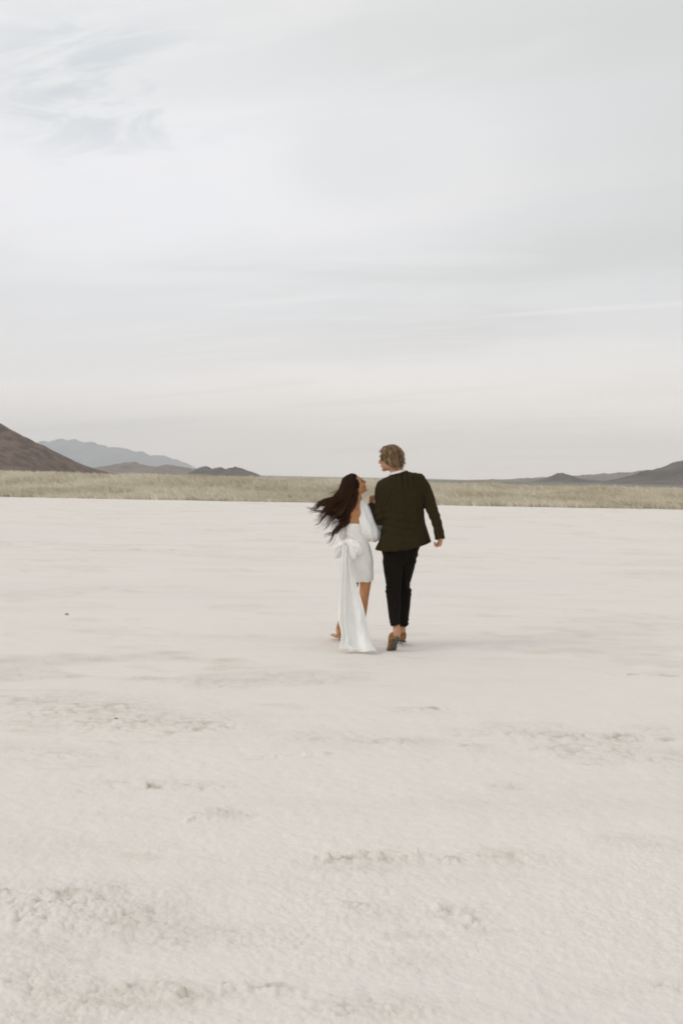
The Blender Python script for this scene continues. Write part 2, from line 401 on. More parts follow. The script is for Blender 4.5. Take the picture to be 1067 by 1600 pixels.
def salt_material():
    m = bpy.data.materials.new('salt_crust'); m.use_nodes = True
    t = m.node_tree; n = t.nodes; l = t.links; b = n['Principled BSDF']
    b.inputs['Roughness'].default_value = 0.85; b.inputs['Specular IOR Level'].default_value = 0.2
    geo = n.new('ShaderNodeNewGeometry'); pos = geo.outputs['Position']
    def noise(scale, detail, stretch=(1, 1, 1), rough=0.55):
        mp = n.new('ShaderNodeMapping'); mp.inputs['Scale'].default_value = stretch; l.new(pos, mp.inputs[0])
        t_ = n.new('ShaderNodeTexNoise'); t_.inputs['Scale'].default_value = scale; t_.inputs['Detail'].default_value = detail; t_.inputs['Roughness'].default_value = rough
        l.new(mp.outputs[0], t_.inputs['Vector']); return t_.outputs['Fac']
    def mr(f, a, b_, c=0.0, d=1.0):
        r = n.new('ShaderNodeMapRange'); r.inputs[1].default_value = a; r.inputs[2].default_value = b_; r.inputs[3].default_value = c; r.inputs[4].default_value = d
        l.new(f, r.inputs[0]); return r.outputs[0]
    def mx(f, a, b_):
        r = n.new('ShaderNodeMix'); r.data_type = 'RGBA'
        if isinstance(f, float): r.inputs[0].default_value = f
        else: l.new(f, r.inputs[0])
        for i, v in ((6, a), (7, b_)):
            if isinstance(v, tuple): r.inputs[i].default_value = (*v, 1)
            else: l.new(v, r.inputs[i])
        return r.outputs[2]
    at_ = lambda s: (lambda a: (setattr(a, 'attribute_name', s), a.outputs['Fac'])[1])(n.new('ShaderNodeAttribute'))
    c = mx(mr(noise(0.35, 5, (0.5, 1.3, 1)), .38, .62), (0.83, 0.775, 0.708), (0.80, 0.757, 0.700))
    c = mx(mr(noise(0.9, 6, (0.35, 1.6, 1)), .53, .72, 0, .34), c, (0.70, 0.64, 0.57))
    c = mx(mr(noise(1.7, 7, (0.5, 1.2, 1), .62), .61, .70, 0, .34), c, (0.61, 0.53, 0.44))
    c = mx(mr(noise(60, 3), .5, .75, 0, .12), c, (0.62, 0.56, 0.49))
    c = mx(mr(at_('crust'), 0, 1, 0, .3), c, (0.74, 0.685, 0.615))
    c = mx(mr(at_('dirt'), 0, 1, 0, .8), c, (0.36, 0.28, 0.20))
    # beyond the edge of the flat: pale sandy soil, then grey desert plain
    sp = n.new('ShaderNodeSeparateXYZ'); l.new(pos, sp.inputs[0])
    ad = n.new('ShaderNodeMath'); ad.operation = 'MULTIPLY_ADD'; l.new(noise(0.5, 4), ad.inputs[0]); ad.inputs[1].default_value = 2.4; l.new(sp.outputs[1], ad.inputs[2])
    soil = mx(mr(noise(0.8, 5), .4, .6), (0.36, 0.32, 0.24), (0.27, 0.235, 0.17))
    plain = mx(mr(sp.outputs[1], 200, 900), soil, (0.20, 0.18, 0.155))
    c = mx(mr(ad.outputs[0], BERM0+0.7, BERM0+1.5), c, plain)
    l.new(c, b.inputs['Base Color'])
    bp = n.new('ShaderNodeBump'); bp.inputs['Strength'].default_value = 0.55; bp.inputs['Distance'].default_value = 0.006
    l.new(noise(85, 4, rough=.6), bp.inputs['Height']); l.new(bp.outputs[0], b.inputs['Normal'])
    return m
build_ground()

# ================================================================== HILLS
def hill(name, pts, D, depth, m, seed, rough=1.0, nx=340, ny=90, label=None, gully=0.0, jag=0.10):
    """skyline points in photograph pixels, standing at distance D with a real depth; eroded height field."""
    P = np.array([at(px, py, D) for px, py in pts]); xs = np.linspace(P[0, 0], P[-1, 0], nx)
    H = np.interp(xs, P[:, 0], P[:, 2])
    ker = np.hanning(5); ker /= ker.sum(); H = np.convolve(np.pad(H, 2, mode='edge'), ker, 'valid')
    H = H + jag*max(H.max(), 10)*fbm(xs/max(H.max(), 10)*3.2, xs*0, oct=5, seed=seed+30, gain=.6)*np.clip(H/max(H.max(), 10)*4, 0, 1)
    v = np.linspace(-1, 1, ny); Xg, Vg = np.meshgrid(xs, v); Yg = D + Vg*depth
    a = np.abs(Vg); prof = np.clip(1-a, 0, 1)**1.15
    Hg = np.maximum(H, -2)[None, :]
    sc = max(H.max(), 10)
    er = fbm(Xg/sc*1.1, Yg/sc*0.7, oct=5, seed=seed)
    gl = np.abs(fbm(Xg/sc*2.6, Yg/sc*0.9, oct=4, seed=seed+9))
    Z = Hg*prof*(1 + rough*0.16*er) - gully*Hg*gl*np.clip(a*2.2, 0, 1)*prof + rough*0.045*sc*fbm(Xg/sc*7, Yg/sc*7, oct=5, seed=seed+3)*np.clip(Hg/sc*3, 0, 1)*prof
    Z = np.where(a > 0.985, -3, Z)
    V = np.stack([Xg, Yg, Z], -1).reshape(-1, 3)
    i = np.arange(ny-1)[:, None]*nx; j = np.arange(nx-1)[None, :]
    F = np.stack([i+j, i+j+1, i+j+nx+1, i+j+nx], -1).reshape(-1, 4)
    return tag(link(name, mesh_np(name, V, F, m)), label, None, None, 'structure')
def rock_mat(name, c1_, c2_, scale, stretch=(1, 1, 1)):
    return mat(name, c1_, 0.95, scale=scale, col2=c2_, bump=0.0, spec=0.1, stretch=stretch)
m_dark = rock_mat('volcanic_scree', (0.085, 0.055, 0.041), (0.20, 0.138, 0.102), 0.08, (1.5, 0.7, 0.6))
m_mid = rock_mat('desert_rock', (0.15, 0.125, 0.105), (0.065, 0.057, 0.052), 0.03, (0.5, 0.5, 1))
m_tan = rock_mat('desert_slope', (0.27, 0.215, 0.175), (0.16, 0.13, 0.11), 0.02)
m_blue = rock_mat('hazed_mountain_rock', (0.22, 0.25, 0.265), (0.17, 0.195, 0.21), 0.004)  # base colour carries part of the pale blue distance haze
hill('hill', [(-560,500),(-430,470),(-300,500),(-160,572),(-60,628),(0,660),(40,682),(67,699),(90,716),(104,727),(113,735),(119,744)], 1150, 330, m_dark, 5, 0.5,
     label='dark brown volcanic hill sloping down from the left edge', gully=0.12, jag=0.03)
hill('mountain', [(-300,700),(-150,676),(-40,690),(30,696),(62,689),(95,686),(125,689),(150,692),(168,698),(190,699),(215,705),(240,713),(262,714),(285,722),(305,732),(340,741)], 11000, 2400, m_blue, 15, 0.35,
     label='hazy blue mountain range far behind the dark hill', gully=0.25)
hill('hill', [(120,745),(150,731),(175,727),(195,723),(212,722),(228,727),(248,729),(262,725),(275,728),(300,732),(340,734.5),(380,739),(415,747)], 3000, 500, m_tan, 25, 0.5,
     label='low grey brown hill in front of the blue mountains', gully=0.15)
hill('hill', [(285,744),(305,737),(314,729),(322,728),(330,732),(345,729),(352,733),(368,730),(380,732),(398,739),(415,746),(425,748)], 2300, 250, m_mid, 35, 0.8,
     label='low dark rocky knoll just left of the couple', gully=0.2)
hill('hill', [(690,752),(735,749.5),(790,749),(850,746),(900,743),(960,739),(1010,735),(1060,733),(1150,729),(1300,726),(1400,752)], 3400, 700, m_tan, 45, 0.3,
     label='long gentle grey slope rising towards the right edge', gully=0.1)
hill('hill', [(815,756),(838,752),(855,746),(866,741),(877,739),(888,741),(900,747),(925,750),(960,752),(985,756)], 2500, 180, m_mid, 55, 0.6,
     label='small dark rounded butte standing alone at the right', gully=0.15)
hill('hill', [(930,758),(965,748),(990,742),(1010,737),(1035,729),(1050,722),(1067,719),(1100,707),(1160,698),(1250,715),(1330,745),(1350,756)], 2200, 300, m_mid, 65, 0.6,
     label='dark stony hill cut off by the right edge', gully=0.2)
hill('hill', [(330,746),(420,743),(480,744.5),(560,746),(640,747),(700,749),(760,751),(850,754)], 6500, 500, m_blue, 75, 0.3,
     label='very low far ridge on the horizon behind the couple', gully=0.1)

# ================================================================== DRY GRASS
def build_grass():
    n = 40000
    y = BERM0 + 0.3 + 46*rng.random(n)**1.4; x = (rng.random(n)*2-1)*(0.30*y*2.0+6)
    e = 1.3*vn(x*0.15, y*0, seed=8)
    y = y - e*0.3 + 0.5*vn(x*0.9, y*0, seed=91) + 0.5*vn(x*0.23, y*0, seed=94) - 1.6*(rng.random(n) < .012)*rng.random(n)
    z = terrain(x, y)
    hh = (0.34+0.26*rng.random(n))*(0.75+0.35*vn(x*0.35, y*0.2, seed=92)) * np.where(y < BERM0+1.5, 0.7, 1)
    tone = np.clip(0.42 + 0.6*fbm(x*0.22, y*0.11, oct=3, seed=93) + 0.7*(rng.random(n)-.5), 0, 1)
    nb = 9
    bx = np.repeat(x, nb); by = np.repeat(y, nb); bz = np.repeat(z, nb); bh = np.repeat(hh, nb)*(0.6+0.5*rng.random(n*nb)); bt = np.clip(np.repeat(tone, nb)+0.3*(rng.random(n*nb)-.5), 0, 1)
    N_ = n*nb; a = rng.random(N_)*2*PI; rr = 0.16*np.sqrt(rng.random(N_)); bx = bx+rr*np.cos(a); by = by+rr*np.sin(a)
    lean = -0.42 + 0.5*(rng.random(N_)-.5); leany = 0.5*(rng.random(N_)-.5); wd = 0.016+0.016*rng.random(N_)
    yaw = rng.random(N_)*PI; wx, wy = np.cos(yaw)*wd, np.sin(yaw)*wd
    b = np.stack([bx, by, bz-0.03], -1); W = np.stack([wx, wy, 0*wx], -1)
    mid = b + np.stack([lean*bh*0.35, leany*bh*0.3, bh*0.55], -1); tip = b + np.stack([lean*bh, leany*bh, bh], -1)
    V = np.stack([b-W, b+W, mid+W*.75, mid-W*.75, tip+W*.15, tip-W*.15], 1).reshape(-1, 3)
    k = np.arange(N_)[:, None]*6
    F = np.concatenate([k+np.array([[0, 1, 2, 3]]), k+np.array([[3, 2, 4, 5]])]).astype(np.int32)
    m = mat('dry_grass', (0.84, 0.78, 0.64), 0.8, attr='tone', col2=(0.54, 0.48, 0.35), spec=0.15)
    b_ = m.node_tree.nodes['Principled BSDF']; b_.inputs['Transmission Weight'].default_value = 0.0; b_.inputs['Subsurface Weight'].default_value = 0.0
    tag(link('grass', mesh_np('grass', V, F, m, attrs={'tone': np.repeat(bt, 6)})), 'dry khaki grass covering the rise behind the salt flat', 'grass', None, 'stuff')
build_grass()

# ================================================================== PEBBLES
m_peb = mat('pebble_stone', (0.50, 0.46, 0.42), 0.8, var=.4, scale=40)
m_peb2 = mat('brown_pebble_stone', (0.50, 0.39, 0.26), 0.8, var=.4, scale=40)
for px, py, r, m, lab in ((105, 961, 0.017, m_peb, 'small dark pebble alone on the salt left of the couple'),
                          (182, 1124, 0.009, m_peb2, 'small brown pebble lying in the rough crust at left')):
    c = ground(px, py); pb = PB(); pb.ell((0, 0, 0), ((r*1.3, 0, 0), (0, r, 0), (0, 0, r*.75)))
    V = np.array(pb.v); V *= (1+0.25*vn(V[:, 0]/r*1.3, V[:, 1]/r*1.3, V[:, 2]/r*1.3, seed=int(px)))[:, None]; V[:, 2] += r*0.6
    o = link('pebble', mesh_np('pebble', V, pb.f, m)); o.location = c
    tag(o, lab, 'pebble')

# ================================================================== PEOPLE: shared builders
m_skin_m = mat('skin_fair', (0.50, 0.270, 0.165), 0.5, scale=14, col2=(0.43, 0.20, 0.125), spec=0.35, sss=0.15)
m_skin_w = mat('skin_tan', (0.46, 0.215, 0.086), 0.45, scale=14, col2=(0.40, 0.175, 0.068), spec=0.4, sss=0.15)
m_eye_w = mat('eye_white', (0.7, 0.68, 0.66), 0.3); m_eye_d = mat('eye_dark', (0.03, 0.02, 0.015), 0.3)
m_lash = mat('dark_lashes', (0.10, 0.045, 0.025), 0.5)
m_lip = mat('lips', (0.40, 0.13, 0.10), 0.4)
def frame(f, u0=(0, 0, 1)):
    f = np.array(f, float); f /= np.linalg.norm(f); u = np.array(u0, float); u -= f*(u@f); u /= np.linalg.norm(u)
    return f, np.cross(u, f), u
def head(pb, C, fr, s, female=False):
    f, l, u = fr; C = np.asarray(C, float)
    P = lambda a, b, c: C + s*(a*f + b*l + c*u)
    E = lambda c, r: pb.ell(P(*c), (s*r[0]*f, s*r[1]*l, s*r[2]*u))
    E((-0.004, 0, 0.008), (0.096, 0.075, 0.092))
    E((0.022, 0, -0.035), (0.072, 0.066, 0.075))
    jw = 0.050 if female else 0.057
    E((0.034, 0, -0.078), (0.054, jw, 0.046)); E((0.070, 0, -0.108), (0.022, 0.026, 0.019))
    for q in (-1, 1):
        E((0.010, q*0.048, -0.072), (0.035, 0.020, 0.040))
        E((0.058, q*0.036, -0.045), (0.028, 0.024, 0.026))
        E((-0.010, q*(0.066 if female else 0.076), -0.030), (0.017, 0.008, 0.030))
        E((0.082, q*0.024, 0.012), (0.012, 0.024, 0.009))
        E((0.098, q*0.010, -0.048), (0.010, 0.009, 0.008))
    pb.tube([P(0.088, 0, 0.006), P(0.099, 0, -0.018), P(0.114, 0, -0.040)], [s*0.009, s*0.010, s*0.0125])
    E((0.100, 0, -0.050), (0.014, 0.010, 0.007))
    E((0.090, 0, -0.070), (0.010, 0.024, 0.007)); E((0.086, 0, -0.084), (0.011, 0.021, 0.008))
    return P
def face_details(P, fr, s, parent, hairmat, m_l, m_e=None):
    f, l, u = fr
    for q in (-1, 1):
        pb = PB(); pb.ell(P(0.079, q*0.031, -0.012), (s*.0085*f, s*.013*l, s*.0075*u), 14, 8)
        e = link('eye', mesh_np('eye', np.array(pb.v), pb.f, m_e or m_eye_w), parent)
        pb = PB(); pb.ell(P(0.0855, q*0.031, -0.012), (s*.004*f, s*.0075*l, s*.0065*u), 12, 6)
        link('iris', mesh_np('iris', np.array(pb.v), pb.f, m_eye_d), e)
        pb = PB(); pb.tube([P(0.0945, q*0.014, 0.010), P(0.094, q*0.030, 0.016), P(0.083, q*0.047, 0.011)], [s*.003, s*.004, s*.002], 8)
        link('eyebrow', mesh_np('eyebrow', np.array(pb.v), pb.f, hairmat), parent)
    pb = PB(); pb.tube([P(0.088, 0.022, -0.077), P(0.1005, 0, -0.075), P(0.088, -0.022, -0.077)], [s*.003, s*.0065, s*.003], 10)
    link('mouth', mesh_np('mouth', np.array(pb.v), pb.f, m_l), parent)
def hand(pb, wr, d, n, side, curl=(0.5, 0.7, 0.5), s=1.0, thumb=0.7):
    """wrist point, finger direction, palm normal, sign of the thumb side."""
    d = np.array(d, float); d /= np.linalg.norm(d); n = np.array(n, float); n -= d*(n@d); n /= np.linalg.norm(n)
    t = np.cross(d, n)*side; wr = np.asarray(wr, float)
    Q = lambda a, b, c: wr + s*(a*d + b*t + c*n)
    th = np.linspace(0, 2*PI, 18, endpoint=False)
    rings = [Q(a, b0, 0) + s*(np.cos(th)[:, None]*t*wd + np.sin(th)[:, None]*n*tk) for a, b0, wd, tk in
             ((-.03, 0, .027, .021), (0, 0, .028, .019), (.025, .001, .035, .017), (.06, .001, .041, .0155), (.088, 0, .040, .0125), (.098, 0, .034, .008))]
    pb.loft(rings)
    for b, ln, cm in ((.030, .074, .9), (.010, .082, 1.0), (-.011, .076, 1.05), (-.031, .060, 1.15)):
        p = Q(.086, b, 0); ang = 0.0; pts = [p]
        for k, fr_ in enumerate((0.46, 0.31, 0.23)):
            ang += curl[k]*cm; p = p + s*ln*fr_*(math.cos(ang)*d + math.sin(ang)*n + 0.06*b/.03*t*(1-k*.5)); pts.append(p)
        r = s*(.0088 if ln > .065 else .0076); pb.tube(pts, [r*1.08, r, r*.92, r*.78], 10, flat=t, sub=2)
    p0 = Q(.018, .026, .006); p1 = Q(.045, .047, .010+.012*thumb); p2 = Q(.074, .052-.012*thumb, .016+.030*thumb); p3 = Q(.098, .050-.022*thumb, .018+.042*thumb)
    pb.tube([p0, p1, p2, p3], [s*.014, s*.0115, s*.0098, s*.008], 10, sub=2)
def shoe(toe_dir, up, heel, length, wdt, m_up, m_sole, parent, hts, heel_h=0.018):
    a = np.array(toe_dir, float); a /= np.linalg.norm(a); b = np.array(up, float); b -= a*(b@a); b /= np.linalg.norm(b); c = np.cross(a, b); heel = np.asarray(heel, float)
    th = np.linspace(0, 2*PI, 24, endpoint=False)
    def prof(t0, wd, lo, hi, p=2.6):
        e = 2/p; cc = np.sign(np.cos(th))*np.abs(np.cos(th))**e; ss = np.sign(np.sin(th))*np.abs(np.sin(th))**e
        return heel + a*t0*length + c*(cc*wd*wdt)[:, None] + b*((lo+hi)/2 + ss*(hi-lo)/2)[:, None]
    up_r = [prof(t, w_, heel_h*.8, h) for t, w_, h in zip((0, .03, .14, .28, .42, .58, .74, .88, .97, 1.0), (.40, .62, .74, .74, .76, .92, 1.0, .88, .55, .25), hts)]
    pb = PB(); pb.loft(resample(up_r, 2))
    o = link('shoe', mesh_np('shoe', np.array(pb.v), pb.f, m_up), parent)
    so = [prof(t, w_*1.06, lo, heel_h, 4) for t, w_, lo in zip((-.01, .03, .14, .24, .27, .42, .58, .74, .88, .99), (.42, .66, .78, .78, .76, .78, .95, 1.03, .92, .5), (0, 0, 0, 0, .011, .011, .008, .006, .007, .012))]
    pb = PB(); pb.loft(so)
    link('sole', mesh_np('sole', np.array(pb.v), pb.f, m_sole, smooth=False), o)
    return o

# ================================================================== THE MAN
man = root('person', tuple(G(690, 1470)), 'man in a dark olive blazer and cropped black trousers walking away, glancing left', 'person')
m_jack = mat('olive_tweed', (0.034, 0.0255, 0.0102), 0.9, scale=260, col2=(0.023, 0.0172, 0.0070), bump=0.06, bscale=700, spec=0.1)
m_trou = mat('black_trouser_cloth', (0.011, 0.0085, 0.0062), 0.9, var=.3, scale=90, bump=.2, bscale=500, spec=0.1)
m_shirt = mat('white_shirt', (0.78, 0.77, 0.75), 0.7, var=.05)
m_boot = mat('brown_suede', (0.33, 0.165, 0.065), 0.8, scale=30, col2=(0.17, 0.075, 0.026), bump=.2, bscale=300)
m_sole = mat('worn_sole', (0.035, 0.028, 0.022), 0.7, scale=60, col2=(0.16, 0.14, 0.12))
m_hair_m = mat('dark_blond_hair', (0.33, 0.222, 0.122), 0.6, attr='tone', col2=(0.046, 0.028, 0.016), spec=0.15)

# body: one continuous surface
pb = PB()
hfm = frame((-0.90, 0.42, -0.10), (0.03, 0, 1)); HCm = M(622, 152, 0.03)
Pm = head(pb, HCm, hfm, 1.0)
pb.tube([Pm(-.025, 0, -.03), M(655, 232, .015), M(680, 275, 0)], [.056, .058, .064])
pb.bands([(648,262,730,255,.0,.06),(610,305,800,290,.0,.08),(575,350,835,325,0,.095),(575,450,840,440,0,.105),(585,590,835,590,0,.10),(575,720,840,710,0,.10),(585,810,795,795,0,.09),(605,860,765,850,0,.07)])
pb.tube([M(830,325,0), M(868,410,-.02), M(902,495,-.05), M(930,575,-.06), M(970,700,-.11)], [.046, .042, .036, .029, .022])
pb.tube([M(566,356,0), M(558,440,0), M(556,530,-.01), M(548,596,.0)], [.042, .044, .042, .038]); pb.tube([M(548,596,.0), M(520,545,.09), M(486,484,.19)], [.04, .036, .025])
hand(pb, M(972,694,-.11), (-0.03, 0.18, -1), (-1, 0.30, 0.0), 1, (1.0, 1.25, 0.8), 1.05, 0.35)
hand(pb, M(486,500,.185), (0.06, 0.25, 1.0), (0.8, -0.45, 0.0), 1, (1.1, 1.4, 1.0), 1.08, 0.9)
pb.tube([M(640,830,0), M(640,1070,0), M(650,1200,-.10), M(662,1320,-.235), M(664,1390,-.275)], [.075, .046, .042, .031, .034], sub=2)
pb.tube([M(733,830,.02), M(726,960,.075), M(722,1070,.12), M(722,1200,.135), M(707,1330,.155), M(706,1405,.16)], [.055, .042, .036, .034, .029, .034])
body_m = fused('body', pb, 0.0045, 3, m_skin_m, man)
face_details(Pm, hfm, 1.0, man, m_hair_m, m_lip)

# shirt collar
pb = PB()
pb.bands([(606,280,738,252,.008,.090),(608,266,730,240,.008,.086),(613,266,720,242,.008,.080),(618,261,716,237,.008,.077)])
def shirt_post(V, Nn): return V
fused('shirt_collar', pb, 0.005, 2, m_shirt, man)

# jacket
pb = PB()
pb.bands([(634,270,734,254,.0,.064),(612,284,772,258,.0,.085),(572,300,812,264,.0,.105),(540,328,848,272,.0,.12),(526,356,866,300,0,.13),(524,400,868,350,0,.14),(540,460,862,430,0,.145),
          (558,520,856,505,0,.142),(565,590,859,585,0,.138),(560,650,872,640,0,.14),(550,710,889,693,0,.148),(524,765,901,725,0,.155,.012),(512,796,907,738,0,.16,.036)], n=56)
pb.tube([M(815,315,0), M(845,345,-.01), M(874,410,-.02), M(902,495,-.05), M(928,565,-.065), M(951,640,-.09), M(965,722,-.118)], [.058, .062, .060, .056, .050, .046, .0455], 28, blunt=True)
pb.tube([M(566,340,0), M(557,380,0), M(556,440,0), M(556,530,-.015), M(549,588,-.005)], [.050, .056, .058, .056, .054], 28)
pb.tube([M(549,590,-.003), M(530,562,.06), M(507,522,.12), M(488,494,.165)], [.054, .053, .045, .040], 24)
# turned-down collar round the neck
def jacket_post(V, Nn):
    x, y, z = V[:, 0], V[:, 1], V[:, 2]
    xc = M(708, 500)[0]; back = np.clip(-Nn[:, 1], 0, 1)
    dpt = 0.0085*fbm(x*14, y*9, z*3.2, oct=3, seed=101)*(0.5+back)
    dpt += 0.002*fbm(x*30 + z*12, y*20, z*10, oct=2, seed=105)
    # creases: armpits, elbow, small of the back
    def crease(cx, cy, d, ang, freq, amp, rad):
        p = M(cx, cy, d); q = np.exp(-(((x-p[0])**2+(y-p[1])**2+(z-p[2])**2)/rad**2)); t = (x-p[0])*math.cos(ang)+(z-p[2])*math.sin(ang)
        return amp*q*np.sin(t*freq)
    dpt += crease(552,585,-.04, 1.9, 110, .008, .10) + crease(932,575,-.1, 1.9, 95, .005, .09) + crease(845,470,-.12, .5, 150, .006, .10) + crease(590,440,-.12, -.3, 150, .005, .10)
    dpt += crease(720,300,-.12, .15, 120, .006, .12) + crease(790,320,-.12, 0.05, 130, .009, .10) + crease(700,640,-.14, 1.45, 95, .006, .16) + crease(955,660,-.12, 1.1, 120, .003, .06)
    # centre-back seam and vent
    zt, zb = M(708, 262)[2], M(708, 815)[2]
    xs = x - (xc + 0.015*np.sin((z-zb)*2.2)); on = sstep(zb, zb+.02, z)*sstep(zt+.02, zt-.03, z)*(back > .25)
    dpt -= 0.004*np.exp(-(xs/.006)**2)*on
    vent = (z < zb+.20)*(back > .25); dpt += 0.007*vent*sstep(-.004, .012, xs)*sstep(.09, .03, xs)
    # shoulder pads and sleeve-head seam
    for (cx, cy), (ex, ey) in (((858, 285), (866, 420)), ((540, 345), (596, 480))):
        A, B = M(cx, cy), M(ex, ey); v = (B-A)[[0, 2]]; t = np.clip(((x-A[0])*v[0]+(z-A[2])*v[1])/(v@v), 0, 1); dd = np.hypot(x-A[0]-t*v[0], z-A[2]-t*v[1])
        dpt -= 0.004*np.exp(-(dd/.007)**2)*(back > .1)
    return V + Nn*dpt[:, None]
jack = fused('jacket', pb, 0.0055, 7, m_jack, man, jacket_post)
pb = PB()
A = [(622,283,752,262,.0,.086),(616,276,750,256,.0,.084),(622,267,742,247,.0,.076),(630,264,734,244,.0,.066)]
pb.bands(A, n=48); fused('collar', pb, 0.005, 2, m_jack, jack)

# trousers
pb = PB()
pb.bands([(566,760,830,745,0,.11),(562,800,826,780,0,.112),(568,845,800,830,0,.100),(590,900,770,890,0,.05)], n=44)
pb.bands([(562,810,712,810,0,.112),(572,920,704,920,0,.095),(584,1000,698,1000,0,.086),(590,1045,695,1045,0.0,.080),(587,1078,694,1078,-.01,.080),(597,1150,692,1150,-.07,.070),(610,1250,690,1250,-.16,.061),(621,1324,687,1312,-.232,.054)])
pb.bands([(690,810,822,785,.01,.112),(690,900,797,890,.05,.095),(688,980,774,975,.09,.085),(688,1045,757,1045,.12,.076),(690,1078,767,1078,.125,.077),(686,1160,760,1160,.13,.068),(682,1250,752,1250,.14,.060),(681,1327,744,1325,.15,.054)])
def trouser_post(V, Nn):
    x, y, z = V[:, 0], V[:, 1], V[:, 2]; zk = M(690, 1075)[2]; zh = M(690, 1320)[2]; zs = M(690, 850)[2]
    dpt = 0.005*fbm(x*18, y*12, z*7, oct=3, seed=111) + 0.0035*np.exp(-((z-zk)/.06)**2)*np.sin((z+0.5*x)*150) + .004*np.exp(-((z-zh)/.05)**2)*np.sin((z-.7*x)*170) + .004*np.exp(-((z-zs)/.08)**2)*np.sin((z*.5+x)*140)
    return V + Nn*dpt[:, None]
fused('trousers', pb, 0.006, 3, m_trou, man, trouser_post)

# shoes: the trailing left one rolls over its toe, the right one is planted ahead
toe = G(645, 1492, 0.004); heel = M(672, 1412, -0.315)
tv = toe - heel; hl = np.linalg.norm(tv)
shoe(tv, (-0.55, 0.55, 0.6), heel, 0.285, 0.043, m_boot, m_sole, man, (.066, .088, .098, .094, .078, .064, .054, .045, .032, .024))
h2 = G(709, 1458, 0.004); h2[2] = 0.03
shoe((-0.10, 0.97, -0.10), (0.1, 0, 1), h2, 0.285, 0.041, m_boot, m_sole, man, (.070, .092, .102, .098, .078, .064, .054, .045, .032, .024))

# hair of the man
def man_hair():
    f, l, u = hfm
    def Q(a, b, c): return HCm + a*f + b*l + c*u
    pb = PB()
    pb.ell(Q(-.018, 0, .014), (.088*f, .085*l, .092*u)); pb.ell(Q(-.048, 0, -.045), (.066*f, .082*l, .070*u)); pb.ell(Q(.03, .01, .062), (.055*f, .070*l, .045*u))
    pb.ell(Q(-.005, .058, -.03), (.048*f, .032*l, .052*u))
    def post(V, Nn): return V + Nn*(0.010*fbm(V[:, 0]*38, V[:, 1]*38, V[:, 2]*15, oct=3, seed=121))[:, None]
    m = fused('hair', pb, 0.006, 2, m_hair_m, man, post, {'tone': lambda V: np.clip(.55+.8*fbm(V[:, 0]*55, V[:, 1]*55, V[:, 2]*14, oct=3, seed=122), 0, 1)})
    cv, rd, tn = [], [], []; r = np.random.default_rng(5)
    for c_ in range(120):                 # locks: neighbouring strands share their wave, length and tone
        az0 = r.uniform(-2.6, 2.6); e00 = r.uniform(0.08, 1.15); ln0 = r.uniform(0.115, 0.185)*(1.0 if abs(az0) < 1.9 else .72)*(1+.16*math.cos(az0))
        flk0 = r.uniform(-.008, .026); ph0 = r.uniform(0, 6.28); wv0 = r.uniform(.004, .011); fq = r.uniform(6, 11); t0 = r.beta(1.2, 1.4); out = r.uniform(-.004, .009)
        for i in range(9):
            az = az0 + r.normal(0, .13); el0 = e00 + r.normal(0, .05); ln = ln0*r.uniform(.85, 1.06); ph = ph0 + r.normal(0, .35); wv = wv0*r.uniform(.8, 1.2)
            dv = np.array((-math.cos(az), math.sin(az)*.92)); pts = []; n = 12; lo_ = r.random() < .10
            for k in range(n):
                s = k/(n-1); azk = az0 + (az-az0)*(1-.7*s); dv = np.array((-math.cos(azk), math.sin(azk)*.92)); a = el0 + s*ln/.098
                if a < 1.62: rad, hz = math.sin(a), math.cos(a)
                else: rad, hz = 1.0 - .14*(a-1.62), -(a-1.62)*1.0
                jit = wv*math.sin(fq*s+ph)*(s**.5); fl = flk0*max(0, s-.5)/.5 + out*s + (.018*s*s if lo_ else 0)
                rr = .098*rad + fl
                pts.append(Q(-.016 + dv[0]*rr*.97 + jit*.6, dv[1]*(rr*.93) + jit, .013 + .101*hz) + np.array((wv*math.cos(fq*s+ph*1.7)*s, 0, 0)))
            cv.append(np.array(pts)); R0 = r.uniform(.0018, .0040)*(.6 if lo_ else 1); rd.append(R0*np.array([.6]+[1]*7+[.9, .7, .45, .15])); tn.append(np.clip(np.linspace(.1, -.15, n)+t0+r.normal(0, .13), 0, 1))
    V, F, A = strands(cv, rd, 5, tn)
    link('hair_strands', mesh_np('hair_strands', V, F, m_hair_m, attrs={'tone': A}), m)
man_hair()

# ================================================================== THE WOMAN
wom = root('person', tuple(G(400, 1470)), 'woman in a short white dress, long dark hair blowing left, looking up at the man', 'person')
m_dress = mat('white_crepe', (0.80, 0.79, 0.755), 0.65, var=.04, scale=30, bump=.1, bscale=350, sheen=.15)
m_satin = mat('white_satin', (0.84, 0.835, 0.80), 0.38, var=.03, scale=15, spec=0.45, sheen=.1)
m_sleeve = mat('white_chiffon', (0.82, 0.82, 0.80), 0.7, var=.04, scale=30, sheen=.2)
m_hair_w = mat('dark_brown_hair', (0.013, 0.0062, 0.0034), 0.55, attr='tone', col2=(0.145, 0.064, 0.028), spec=0.08)
m_nude = mat('nude_leather', (0.46, 0.27, 0.13), 0.5, var=.15)

